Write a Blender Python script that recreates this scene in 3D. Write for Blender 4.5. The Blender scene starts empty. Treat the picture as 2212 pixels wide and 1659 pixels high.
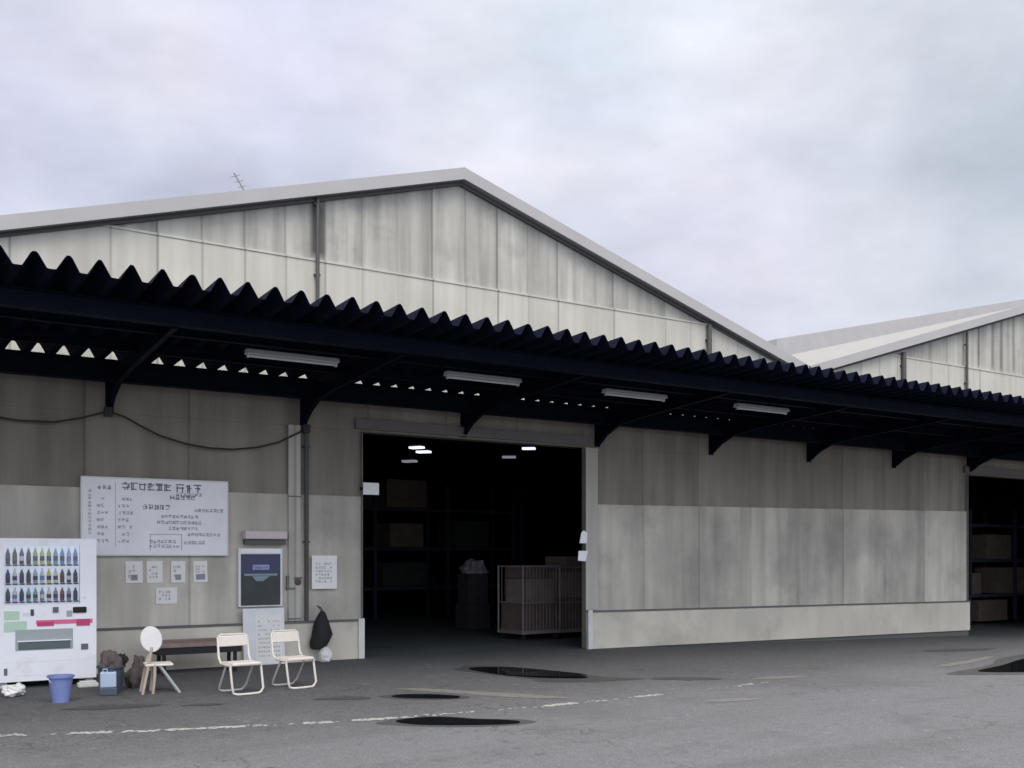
import bpy, bmesh, math, random
from mathutils import Vector, Matrix, noise as mnoise
random.seed(7)
R = math.radians
S = bpy.context.scene
C = S.collection
# ------------------------------------------------------------------ camera
cam = bpy.data.cameras.new('camera'); camo = bpy.data.objects.new('camera', cam); C.objects.link(camo)
camo.location = (0, -14.27, 1.6); camo.rotation_euler = (R(90), 0, R(-33))
cam.sensor_width = 36; cam.lens = 36 * 2243 / 2212; cam.shift_y = 370.5 / 2212
cam.clip_start = .05; cam.clip_end = 2000
S.camera = camo
# ------------------------------------------------------------------ sky, sun, exposure
w = bpy.data.worlds.new("World"); S.world = w; w.use_nodes = True
N = w.node_tree.nodes; L = w.node_tree.links; N.clear()
def wn(t, **k):
    n = N.new(t)
    for a, b in k.items(): setattr(n, a, b)
    return n
out = wn('ShaderNodeOutputWorld')
sky = wn('ShaderNodeTexSky', sky_type='NISHITA', sun_disc=False, sun_elevation=R(55), sun_rotation=R(205))
bg1 = wn('ShaderNodeBackground'); bg1.inputs['Strength'].default_value = .06
L.new(sky.outputs[0], bg1.inputs[0])
tc = wn('ShaderNodeTexCoord')
mp = wn('ShaderNodeMapping'); mp.inputs['Scale'].default_value = (1, 1, 2.1); mp.inputs['Location'].default_value = (.35, .1, .2)
L.new(tc.outputs['Generated'], mp.inputs[0])
n1 = wn('ShaderNodeTexNoise'); n1.inputs['Scale'].default_value = 3.1; n1.inputs['Detail'].default_value = 6; n1.inputs['Roughness'].default_value = .45; n1.inputs['Distortion'].default_value = .1
L.new(mp.outputs[0], n1.inputs['Vector'])
cr = wn('ShaderNodeValToRGB'); e = cr.color_ramp.elements
e[0].position = .33; e[0].color = (.58, .615, .72, 1)
e[1].position = .62; e[1].color = (.86, .875, .95, 1)
m_ = cr.color_ramp.elements.new(.46); m_.color = (.715, .765, .87, 1)
L.new(n1.outputs['Fac'], cr.inputs[0])
mp2 = wn('ShaderNodeMapping'); mp2.inputs['Location'].default_value = (2.2, 1.7, .4)
L.new(tc.outputs['Generated'], mp2.inputs[0])
sxx = wn('ShaderNodeSeparateXYZ')
# single clouds: (direction, angular size, tint, amount)
cur = cr.outputs[0]
nv = wn('ShaderNodeTexNoise'); nv.inputs['Scale'].default_value = 5; nv.inputs['Detail'].default_value = 5; L.new(tc.outputs['Generated'], nv.inputs['Vector'])
for dr, size, tint, amt in [((0.322, 0.827, 0.461), 0.12, (0.86, 0.88, 1.0), 0.6), ((0.806, 0.492, 0.33), 0.16, (0.72, 0.74, 0.76), 1.0), ((0.564, 0.692, 0.451), 0.18, (1.1, 1.08, 1.06), 0.8), ((0.12, 0.924, 0.363), 0.16, (0.93, 0.90, 0.96), 0.7), ((0.674, 0.688, 0.269), 0.13, (0.93, 0.92, 0.97), 0.6), ((0.55, 0.753, 0.361), 0.1, (1.08, 1.07, 1.06), 0.6)]:
    dp = wn('ShaderNodeVectorMath', operation='DISTANCE'); L.new(tc.outputs['Generated'], dp.inputs[0]); dp.inputs[1].default_value = dr
    wob = wn('ShaderNodeMath', operation='MULTIPLY_ADD'); L.new(nv.outputs['Fac'], wob.inputs[0]); wob.inputs[1].default_value = size * 1.6; L.new(dp.outputs['Value'], wob.inputs[2])
    r_ = wn('ShaderNodeMapRange', interpolation_type='SMOOTHSTEP'); r_.inputs[1].default_value = size * .9; r_.inputs[2].default_value = size * 2.2; r_.inputs[3].default_value = amt; r_.inputs[4].default_value = 0
    L.new(wob.outputs[0], r_.inputs[0])
    m2 = wn('ShaderNodeMix', data_type='RGBA', blend_type='MULTIPLY'); L.new(r_.outputs[0], m2.inputs[0]); L.new(cur, m2.inputs[6]); m2.inputs[7].default_value = (*tint, 1); m2.clamp_result = False; cur = m2.outputs[2]
# overhead the cloud is nearly white
n4 = wn('ShaderNodeTexNoise'); n4.inputs['Scale'].default_value = 11; n4.inputs['Detail'].default_value = 6; n4.inputs['Roughness'].default_value = .55; L.new(mp.outputs[0], n4.inputs['Vector'])
r4 = wn('ShaderNodeMapRange'); r4.inputs[1].default_value = .3; r4.inputs[2].default_value = .7; r4.inputs[3].default_value = .90; r4.inputs[4].default_value = 1.05; L.new(n4.outputs['Fac'], r4.inputs[0])
m4 = wn('ShaderNodeMix', data_type='RGBA', blend_type='MULTIPLY'); m4.inputs[0].default_value = 1; L.new(cur, m4.inputs[6]); L.new(r4.outputs[0], m4.inputs[7]); cur = m4.outputs[2]
# faint lavender and pale blue drifts
n5 = wn('ShaderNodeTexNoise'); n5.inputs['Scale'].default_value = 2.2; n5.inputs['Detail'].default_value = 3; L.new(mp2.outputs[0], n5.inputs['Vector'])
r5 = wn('ShaderNodeValToRGB'); r5.color_ramp.elements[0].position = .38; r5.color_ramp.elements[0].color = (.985, .965, 1, 1); r5.color_ramp.elements[1].position = .62; r5.color_ramp.elements[1].color = (.93, .985, 1, 1); L.new(n5.outputs['Fac'], r5.inputs[0])
m5 = wn('ShaderNodeMix', data_type='RGBA', blend_type='MULTIPLY'); m5.inputs[0].default_value = 1; L.new(cur, m5.inputs[6]); L.new(r5.outputs[0], m5.inputs[7]); cur = m5.outputs[2]
m3 = wn('ShaderNodeMix', data_type='RGBA'); zz = wn('ShaderNodeMapRange'); zz.inputs[1].default_value = .46; zz.inputs[2].default_value = .9; L.new(tc.outputs['Generated'], sxx.inputs[0]); L.new(sxx.outputs[2], zz.inputs[0])
L.new(zz.outputs[0], m3.inputs[0]); L.new(cur, m3.inputs[6]); m3.inputs[7].default_value = (.86, .80, .72, 1); cur = m3.outputs[2]
# large, slow change of grey across the overcast
n2 = wn('ShaderNodeTexNoise'); n2.inputs['Scale'].default_value = 1.3; n2.inputs['Detail'].default_value = 3
L.new(mp2.outputs[0], n2.inputs['Vector'])
mr = wn('ShaderNodeMapRange'); mr.inputs[1].default_value = .35; mr.inputs[2].default_value = .65; mr.inputs[3].default_value = .93; mr.inputs[4].default_value = 1.07
L.new(n2.outputs['Fac'], mr.inputs[0])
sx = wn('ShaderNodeSeparateXYZ'); L.new(tc.outputs['Generated'], sx.inputs[0])
el = wn('ShaderNodeMapRange', interpolation_type='SMOOTHSTEP')   # an overcast sky is about three times as bright overhead
el.inputs[1].default_value = .46; el.inputs[2].default_value = .95; el.inputs[3].default_value = 1.0; el.inputs[4].default_value = 3.0
L.new(sx.outputs[2], el.inputs[0])
mu = wn('ShaderNodeMath', operation='MULTIPLY'); L.new(mr.outputs[0], mu.inputs[0]); L.new(el.outputs[0], mu.inputs[1])
# brighter sky area added out of view behind the camera, to light the walls
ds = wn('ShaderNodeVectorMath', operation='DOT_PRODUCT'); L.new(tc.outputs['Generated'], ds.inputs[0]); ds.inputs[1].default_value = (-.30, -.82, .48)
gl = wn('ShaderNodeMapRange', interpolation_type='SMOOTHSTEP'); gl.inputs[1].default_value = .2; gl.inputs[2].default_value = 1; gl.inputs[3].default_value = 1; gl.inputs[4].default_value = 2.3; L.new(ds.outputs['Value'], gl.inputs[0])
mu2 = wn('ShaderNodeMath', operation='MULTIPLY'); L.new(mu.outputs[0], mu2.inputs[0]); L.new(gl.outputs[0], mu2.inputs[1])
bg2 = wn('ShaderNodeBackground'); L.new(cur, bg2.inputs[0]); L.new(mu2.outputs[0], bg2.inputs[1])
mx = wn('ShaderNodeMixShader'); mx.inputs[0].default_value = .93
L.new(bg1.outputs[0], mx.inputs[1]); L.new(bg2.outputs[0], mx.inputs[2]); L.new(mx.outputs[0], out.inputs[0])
sun = bpy.data.lights.new('sun', 'SUN'); sun.energy = .8; sun.angle = R(25); sun.color = (1, .96, .9)
so = bpy.data.objects.new('sun', sun); C.objects.link(so)
sd = Vector((-math.sin(R(25)) * math.cos(R(55)), -math.cos(R(25)) * math.cos(R(55)), math.sin(R(55))))
so.rotation_euler = sd.to_track_quat('Z', 'Y').to_euler()
S.view_settings.view_transform = 'Standard'; S.view_settings.look = 'None'; S.view_settings.gamma = 1; S.view_settings.exposure = 0.0
S.cycles.use_denoising = True
S.cycles.max_bounces = 8

# ------------------------------------------------------------------ materials
def mat(name, col, rough=.7, metal=0, var=.0, vscale=3, streak=0, sscale=(5, 5, .35), panel=0, panel_w=.6, bump=0, bscale=40, dirt=None, spec=.5, emit=None, stains=None, joint=.5):
    m = bpy.data.materials.new(name); m.use_nodes = True
    nt = m.node_tree; ns = nt.nodes; ln = nt.links
    b = ns['Principled BSDF']; b.inputs['Roughness'].default_value = rough; b.inputs['Metallic'].default_value = metal
    b.inputs['Specular IOR Level'].default_value = spec
    if emit: b.inputs['Emission Color'].default_value = (*emit[:3], 1); b.inputs['Emission Strength'].default_value = emit[3]
    tc = ns.new('ShaderNodeTexCoord')
    rgb = ns.new('ShaderNodeRGB'); rgb.outputs[0].default_value = (*col, 1); cur = rgb.outputs[0]
    def mul(fac_socket, lo, hi, lo_in=0., hi_in=1., tint=None):
        nonlocal cur
        mr = ns.new('ShaderNodeMapRange'); mr.inputs[1].default_value = lo_in; mr.inputs[2].default_value = hi_in
        mr.inputs[3].default_value = lo; mr.inputs[4].default_value = hi; ln.new(fac_socket, mr.inputs[0])
        if tint is None:
            mm = ns.new('ShaderNodeMix'); mm.data_type = 'RGBA'; mm.blend_type = 'MULTIPLY'; mm.inputs[0].default_value = 1
            ln.new(cur, mm.inputs[6]); ln.new(mr.outputs[0], mm.inputs[7]); cur = mm.outputs[2]
        else:
            mm = ns.new('ShaderNodeMix'); mm.data_type = 'RGBA'
            ln.new(mr.outputs[0], mm.inputs[0]); ln.new(cur, mm.inputs[6]); mm.inputs[7].default_value = (*tint, 1); cur = mm.outputs[2]
    def noise(scale, detail=4, sc=(1, 1, 1), rough_=.55, loc=(0, 0, 0)):
        mp = ns.new('ShaderNodeMapping'); mp.inputs['Scale'].default_value = sc; mp.inputs['Location'].default_value = loc; ln.new(tc.outputs['Object'], mp.inputs[0])
        nn = ns.new('ShaderNodeTexNoise'); nn.inputs['Scale'].default_value = scale; nn.inputs['Detail'].default_value = detail; nn.inputs['Roughness'].default_value = rough_
        ln.new(mp.outputs[0], nn.inputs['Vector']); return nn.outputs['Fac']
    if var: mul(noise(vscale), 1 - var, 1 + var * .6, .3, .7)
    if streak: mul(noise(1, 5, sscale), 1 - streak, 1.06, .32, .62)
    if dirt: mul(noise(dirt[1], 6, (1, 1, 1), .6, (3.1, 1.7, .4)), 0, dirt[2], dirt[3] if len(dirt) > 3 else .5, .72, tint=dirt[0])
    if panel:
        sp = ns.new('ShaderNodeSeparateXYZ'); ln.new(tc.outputs['Object'], sp.inputs[0])
        dv = ns.new('ShaderNodeMath'); dv.operation = 'DIVIDE'; dv.inputs[1].default_value = panel_w; ln.new(sp.outputs[0], dv.inputs[0])
        fl = ns.new('ShaderNodeMath'); fl.operation = 'FLOOR'; ln.new(dv.outputs[0], fl.inputs[0])
        wnn = ns.new('ShaderNodeTexWhiteNoise'); wnn.noise_dimensions = '1D'; ln.new(fl.outputs[0], wnn.inputs['W'])
        mul(wnn.outputs['Value'], 1 - panel, 1 + panel * .4)
        # grime that has run down just beside every joint
        fr = ns.new('ShaderNodeMath'); fr.operation = 'FRACT'; ln.new(dv.outputs[0], fr.inputs[0])
        rp = ns.new('ShaderNodeMapRange'); rp.inputs[1].default_value = .62; rp.inputs[2].default_value = 1; rp.inputs[3].default_value = 0; rp.inputs[4].default_value = 1; ln.new(fr.outputs[0], rp.inputs[0])
        mn = ns.new('ShaderNodeMath'); mn.operation = 'MULTIPLY'; ln.new(rp.outputs[0], mn.inputs[0]); ln.new(noise(.9, 3, (1, 1, .5), .5, (7, 0, 3)), mn.inputs[1])
        mul(mn.outputs[0], 1, 1 - panel * 1.1, .05, .6)
        # the joint itself: a dark line, stronger at some sheets than at others
        ab = ns.new('ShaderNodeMath'); ab.operation = 'PINGPONG'; ab.inputs[1].default_value = .5; ln.new(dv.outputs[0], ab.inputs[0])
        rd = ns.new('ShaderNodeMath'); rd.operation = 'ROUND'; ln.new(dv.outputs[0], rd.inputs[0])
        wn2 = ns.new('ShaderNodeTexWhiteNoise'); wn2.noise_dimensions = '1D'; ln.new(rd.outputs[0], wn2.inputs['W'])
        jr = ns.new('ShaderNodeMapRange'); jr.inputs[1].default_value = .006 / panel_w; jr.inputs[2].default_value = .026 / panel_w; jr.inputs[3].default_value = 1; jr.inputs[4].default_value = 0; ln.new(ab.outputs[0], jr.inputs[0])
        jm = ns.new('ShaderNodeMath'); jm.operation = 'MULTIPLY'; ln.new(jr.outputs[0], jm.inputs[0]); ln.new(wn2.outputs['Value'], jm.inputs[1])
        mul(jm.outputs[0], 1, 1 - joint)
    if stains:   # run-off stains with a place and a shape of their own: (x, half width, z bottom, z top, depth)
        sp = ns.new('ShaderNodeSeparateXYZ'); ln.new(tc.outputs['Object'], sp.inputs[0])
        for (x0, hw, za, zb, dep) in stains:
            a = ns.new('ShaderNodeMath'); a.operation = 'SUBTRACT'; ln.new(sp.outputs[0], a.inputs[0]); a.inputs[1].default_value = x0
            a2 = ns.new('ShaderNodeMath'); a2.operation = 'ABSOLUTE'; ln.new(a.outputs[0], a2.inputs[0])
            r1 = ns.new('ShaderNodeMapRange'); r1.inputs[1].default_value = hw * .45; r1.inputs[2].default_value = hw; r1.inputs[3].default_value = 1; r1.inputs[4].default_value = 0; ln.new(a2.outputs[0], r1.inputs[0])
            r2 = ns.new('ShaderNodeMapRange'); r2.inputs[1].default_value = za; r2.inputs[2].default_value = za + .12; ln.new(sp.outputs[2], r2.inputs[0])
            r3 = ns.new('ShaderNodeMapRange'); r3.inputs[1].default_value = zb - .35; r3.inputs[2].default_value = zb; r3.inputs[3].default_value = 1; r3.inputs[4].default_value = 0; ln.new(sp.outputs[2], r3.inputs[0])
            p1 = ns.new('ShaderNodeMath'); p1.operation = 'MULTIPLY'; ln.new(r1.outputs[0], p1.inputs[0]); ln.new(r2.outputs[0], p1.inputs[1])
            p2 = ns.new('ShaderNodeMath'); p2.operation = 'MULTIPLY'; ln.new(p1.outputs[0], p2.inputs[0]); ln.new(r3.outputs[0], p2.inputs[1])
            mul(p2.outputs[0], 1, 1 - dep)
    ln.new(cur, b.inputs['Base Color'])
    if bump:
        bp = ns.new('ShaderNodeBump'); bp.inputs['Strength'].default_value = bump; bp.inputs['Distance'].default_value = .01
        ln.new(noise(bscale, 3), bp.inputs['Height']); ln.new(bp.outputs[0], b.inputs['Normal'])
    return m
M = {}
M['wall_low'] = mat('wall_low', (.58, .548, .475), .75, var=.22, vscale=.55, streak=.24, sscale=(3.2, 5, .3), panel=.13, panel_w=1.34, joint=.35, bump=.25, bscale=18, dirt=((.24, .235, .21), .7, .65, .5))
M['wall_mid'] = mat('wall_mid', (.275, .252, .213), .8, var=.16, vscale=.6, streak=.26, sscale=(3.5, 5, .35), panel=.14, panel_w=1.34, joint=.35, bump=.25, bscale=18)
M['gable_low'] = mat('gable_low', (.495, .478, .425), .75, var=.07, vscale=1.6, streak=.10, panel=.07, bump=.2, bscale=18)
ST = [(5.90, .15, 5.93, 7.0, .72)] + [(x, .07, 5.93, 7.6, .38) for x in (21.75, 22.2, 22.75, 23.1, 23.6)]
M['gable_up'] = mat('gable_up', (.455, .443, .402), .8, var=.12, vscale=1.1, streak=.30, panel=.14, bump=.2, bscale=18, stains=ST, dirt=((.20, .195, .18), 1.6, .5, .52))
M['plinth'] = mat('plinth', (.61, .575, .49), .85, var=.14, vscale=.7, streak=.10, sscale=(2, 4, .6), bump=.3, bscale=30, dirt=((.28, .265, .23), .8, .5, .54))
M['fascia'] = mat('fascia', (.40, .39, .395), .8, spec=.15, var=.06, vscale=1.5)
M['shadow_paint'] = mat('shadow_paint', (.11, .11, .105), .8)  # dark colour painted in for shade under eaves, plinth and lamp hood
M['roof'] = mat('roof', (.30, .30, .30), .85, spec=.1, var=.08)
M['seam'] = mat('seam', (.17, .165, .15), .85, var=.2, vscale=1.3)
M['pipe'] = mat('pipe', (.075, .075, .07), .6, var=.1)
M['dark_stack'] = mat('dark_stack', (.05, .045, .055), .9, var=.2, vscale=4)
M['cover'] = mat('cover', (.30, .29, .31), .8, var=.2, vscale=4)
M['cargo_pale'] = mat('cargo_pale', (.24, .19, .17), .8, var=.25, vscale=5)
M['cargo_green'] = mat('cargo_green', (.035, .042, .038), .9, var=.2)
M['aerial'] = mat('aerial', (.22, .22, .23), .5)
M['reveal'] = mat('reveal', (.20, .19, .17), .8, var=.15)
M['lintel'] = mat('lintel', (.14, .13, .125), .7, var=.1)
M['white_trim'] = mat('white_trim', (.66, .66, .62), .6, var=.1, vscale=6)
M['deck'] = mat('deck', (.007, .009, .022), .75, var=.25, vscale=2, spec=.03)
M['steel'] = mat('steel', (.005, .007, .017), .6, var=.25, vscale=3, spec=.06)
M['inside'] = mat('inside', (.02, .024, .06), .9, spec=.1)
M['inside_floor'] = mat('inside_floor', (.11, .125, .12), .6, var=.2, vscale=1.5, spec=.2)
M['cage'] = mat('cage', (.27, .24, .24), .6, metal=.2)
M['cargo'] = mat('cargo', (.15, .11, .095), .9, var=.2, vscale=6)
M['rack'] = mat('rack', (.03, .035, .06), .7)
M['lamp_white'] = mat('lamp_white', (.62, .64, .68), .4)
M['lamp_on'] = mat('lamp_on', (.8, .8, .85), .4, emit=(.85, .88, 1, 1.3))
M['lamp_dim'] = mat('lamp_dim', (.5, .5, .55), .4, emit=(.8, .85, 1, .22))
M['black'] = mat('black', (.012, .012, .014), .8)
M['cable'] = mat('cable', (.02, .02, .02), .6)
M['white'] = mat('white', (.88, .88, .92), .35, var=.03, vscale=3, dirt=((.62, .60, .56), 3.5, .5, .56))
M['white_matt'] = mat('white_matt', (.72, .71, .70), .6, var=.05, vscale=8)
M['board'] = mat('board', (.86, .86, .88), .5, var=.07, vscale=2.4)
M['ink'] = mat('ink', (.13, .13, .16), .7)
M['ink_light'] = mat('ink_light', (.30, .31, .34), .7)
M['paper'] = mat('paper', (.84, .82, .79), .8, var=.03)
M['panel_grey'] = mat('panel_grey', (.76, .77, .78), .5, var=.06, vscale=5)
M['navy'] = mat('navy', (.035, .042, .11), .4)
M['dark_green'] = mat('dark_green', (.03, .038, .04), .4, var=.25, vscale=5)
M['poster_light'] = mat('poster_light', (.32, .34, .62), .5)
M['poster_teal'] = mat('poster_teal', (.22, .30, .34), .5)
M['blue_plastic'] = mat('blue_plastic', (.17, .22, .46), .45, var=.08, vscale=5)
M['navy_plastic'] = mat('navy_plastic', (.055, .065, .10), .5, var=.1)
M['pale_blue'] = mat('pale_blue', (.36, .44, .56), .5, var=.06)
M['brown'] = mat('brown', (.10, .08, .078), .9, var=.3, vscale=9, bump=.6, bscale=20)
M['bench_brown'] = mat('bench_brown', (.25, .175, .155), .6, var=.2, vscale=5, sscale=(1, 8, 8), streak=.2)
M['tube_white'] = mat('tube_white', (.60, .565, .52), .4, var=.08, vscale=8)
M['pad'] = mat('pad', (.66, .61, .56), .7, var=.06, vscale=8)
M['wood'] = mat('wood', (.42, .34, .29), .7, var=.15, vscale=9)
M['grey_green'] = mat('grey_green', (.34, .37, .34), .6, var=.1)
M['glass'] = mat('glass', (.25, .28, .34), .12)
M['lit_back'] = mat('lit_back', (.5, .55, .62), .5, emit=(.75, .85, 1, .42))
pn = bpy.data.materials.new('pane'); pn.use_nodes = True; M['pane'] = pn
_n = pn.node_tree.nodes; _l = pn.node_tree.links; _n.remove(_n['Principled BSDF'])
_t = _n.new('ShaderNodeBsdfTransparent'); _g = _n.new('ShaderNodeBsdfGlossy'); _g.inputs['Roughness'].default_value = .06; _f = _n.new('ShaderNodeFresnel'); _f.inputs['IOR'].default_value = 1.6; _m = _n.new('ShaderNodeMixShader')
_l.new(_f.outputs[0], _m.inputs[0]); _l.new(_t.outputs[0], _m.inputs[1]); _l.new(_g.outputs[0], _m.inputs[2]); _l.new(_m.outputs[0], _n['Material Output'].inputs[0])
M['flap'] = mat('flap', (.10, .13, .14), .3)
M['recess'] = mat('recess', (.36, .40, .40), .5)
M['pink'] = mat('pink', (.74, .14, .28), .5)
M['magenta'] = mat('magenta', (.52, .05, .17), .5)
M['mint'] = mat('mint', (.48, .66, .52), .5)
M['hood'] = mat('hood', (.60, .53, .54), .5, var=.05)
for k, c in dict(b_dark=(.05, .05, .07), b_blue=(.16, .30, .62), b_green=(.36, .52, .16), b_yellow=(.72, .68, .20), b_white=(.80, .80, .82), b_teal=(.20, .48, .54), b_brown=(.12, .07, .05), b_navy=(.04, .05, .13), b_pale=(.40, .50, .62), b_red=(.40, .05, .07), b_lilac=(.34, .30, .50)).items():
    M[k] = mat(k, c, .35)

def asphalt():
    m = bpy.data.materials.new('asphalt'); m.use_nodes = True
    nt = m.node_tree; ns = nt.nodes; ln = nt.links; b = ns['Principled BSDF']; b.inputs['Roughness'].default_value = .88; b.inputs['Specular IOR Level'].default_value = .35
    tc = ns.new('ShaderNodeTexCoord')
    def nz(scale, detail=5, rough=.6, loc=(0, 0, 0), sc=(1, 1, 1)):
        mp = ns.new('ShaderNodeMapping'); mp.inputs['Location'].default_value = loc; mp.inputs['Scale'].default_value = sc; ln.new(tc.outputs['Object'], mp.inputs[0])
        n = ns.new('ShaderNodeTexNoise'); n.inputs['Scale'].default_value = scale; n.inputs['Detail'].default_value = detail; n.inputs['Roughness'].default_value = rough
        ln.new(mp.outputs[0], n.inputs['Vector']); return n.outputs['Fac']
    def mixc(a, fac, col=None, mode='MIX', bsock=None):
        mm = ns.new('ShaderNodeMix'); mm.data_type = 'RGBA'; mm.blend_type = mode
        if isinstance(fac, float): mm.inputs[0].default_value = fac
        else: ln.new(fac, mm.inputs[0])
        ln.new(a, mm.inputs[6])
        if bsock is not None: ln.new(bsock, mm.inputs[7])
        else: mm.inputs[7].default_value = (*col, 1)
        return mm.outputs[2]
    def rng(s, a, b_, c, d):
        r = ns.new('ShaderNodeMapRange'); r.inputs[1].default_value = a; r.inputs[2].default_value = b_; r.inputs[3].default_value = c; r.inputs[4].default_value = d; ln.new(s, r.inputs[0]); return r.outputs[0]
    rgb = ns.new('ShaderNodeRGB'); rgb.outputs[0].default_value = (.128, .131, .146, 1)
    c = rgb.outputs[0]
    # darker, browner band along the building: canopy shade painted into the asphalt
    sp = ns.new('ShaderNodeSeparateXYZ'); ln.new(tc.outputs['Object'], sp.inputs[0])
    ad = ns.new('ShaderNodeMath'); ad.operation = 'ADD'; ln.new(sp.outputs[1], ad.inputs[0])
    wob = rng(nz(.5, 4), .3, .7, -.9, .9); ln.new(wob, ad.inputs[1])
    c = mixc(c, rng(ad.outputs[0], -6.4, -3.7, 0, .85), (.080, .080, .084))
    c = mixc(c, rng(nz(.35, 4, .6, (5, 2, 0)), .45, .7, 0, .35), (.10, .10, .108))
    c = mixc(c, rng(nz(1.3, 6, .65, (1, 9, 0)), .55, .72, 0, .5), (.07, .068, .066))
    c = mixc(c, rng(nz(2.1, 6, .7, (8, 3, 0), (1, .5, 1)), .60, .74, 0, .5), (.19, .19, .20))
    # fine cracks
    vo = ns.new('ShaderNodeTexVoronoi'); vo.feature = 'DISTANCE_TO_EDGE'; vo.inputs['Scale'].default_value = .75
    wv = ns.new('ShaderNodeVectorMath'); wv.operation = 'ADD'; ln.new(tc.outputs['Object'], wv.inputs[0])
    wn_ = ns.new('ShaderNodeTexNoise'); wn_.inputs['Scale'].default_value = 1.7; wn_.inputs['Detail'].default_value = 5; ln.new(tc.outputs['Object'], wn_.inputs['Vector'])
    ws = ns.new('ShaderNodeVectorMath'); ws.operation = 'SCALE'; ws.inputs['Scale'].default_value = 1.3; ln.new(wn_.outputs['Color'], ws.inputs[0]); ln.new(ws.outputs[0], wv.inputs[1]); ln.new(wv.outputs[0], vo.inputs['Vector'])
    ck = rng(vo.outputs['Distance'], .004, .016, .55, 0)
    cm = ns.new('ShaderNodeMath'); cm.operation = 'MULTIPLY'; ln.new(ck, cm.inputs[0]); ln.new(rng(nz(.6, 3, .5, (4, 4, 0)), .48, .6, 0, 1), cm.inputs[1])
    c = mixc(c, cm.outputs[0], (.035, .035, .035))
    # tyre-worn darker tracks running along the yard
    c = mixc(c, rng(nz(1, 4, .6, (3, 6, 0), (.12, 1.1, 1)), .52, .68, 0, .45), (.085, .087, .092))
    # old oil drips and pale scabs
    c = mixc(c, rng(nz(3.4, 3, .5, (6, 1, 0)), .68, .74, 0, .7), (.05, .05, .05))
    c = mixc(c, rng(nz(6.5, 4, .6, (2, 8, 0)), .66, .73, 0, .6), (.24, .24, .24))
    # aggregate
    c = mixc(c, 1.0, mode='MULTIPLY', bsock=rng(nz(48, 3, .75), .3, .7, .55, 1.45))
    c = mixc(c, 1.0, mode='MULTIPLY', bsock=rng(nz(9, 4, .7, (2, 2, 2)), .3, .7, .86, 1.12))
    ln.new(c, b.inputs['Base Color'])
    bp = ns.new('ShaderNodeBump'); bp.inputs['Strength'].default_value = .6; bp.inputs['Distance'].default_value = .012
    ln.new(nz(60, 4, .7), bp.inputs['Height']); ln.new(bp.outputs[0], b.inputs['Normal'])
    return m
M['asphalt'] = asphalt()
M['puddle'] = mat('puddle', (.010, .011, .013), .02, spec=.5)
M['damp'] = mat('damp', (.050, .050, .053), .7, var=.2, vscale=6)
M['paint'] = mat('paint', (.34, .34, .345), .8, var=.2, vscale=14)
M['patch'] = mat('patch', (.14, .138, .132), .9, var=.2, vscale=10)

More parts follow.
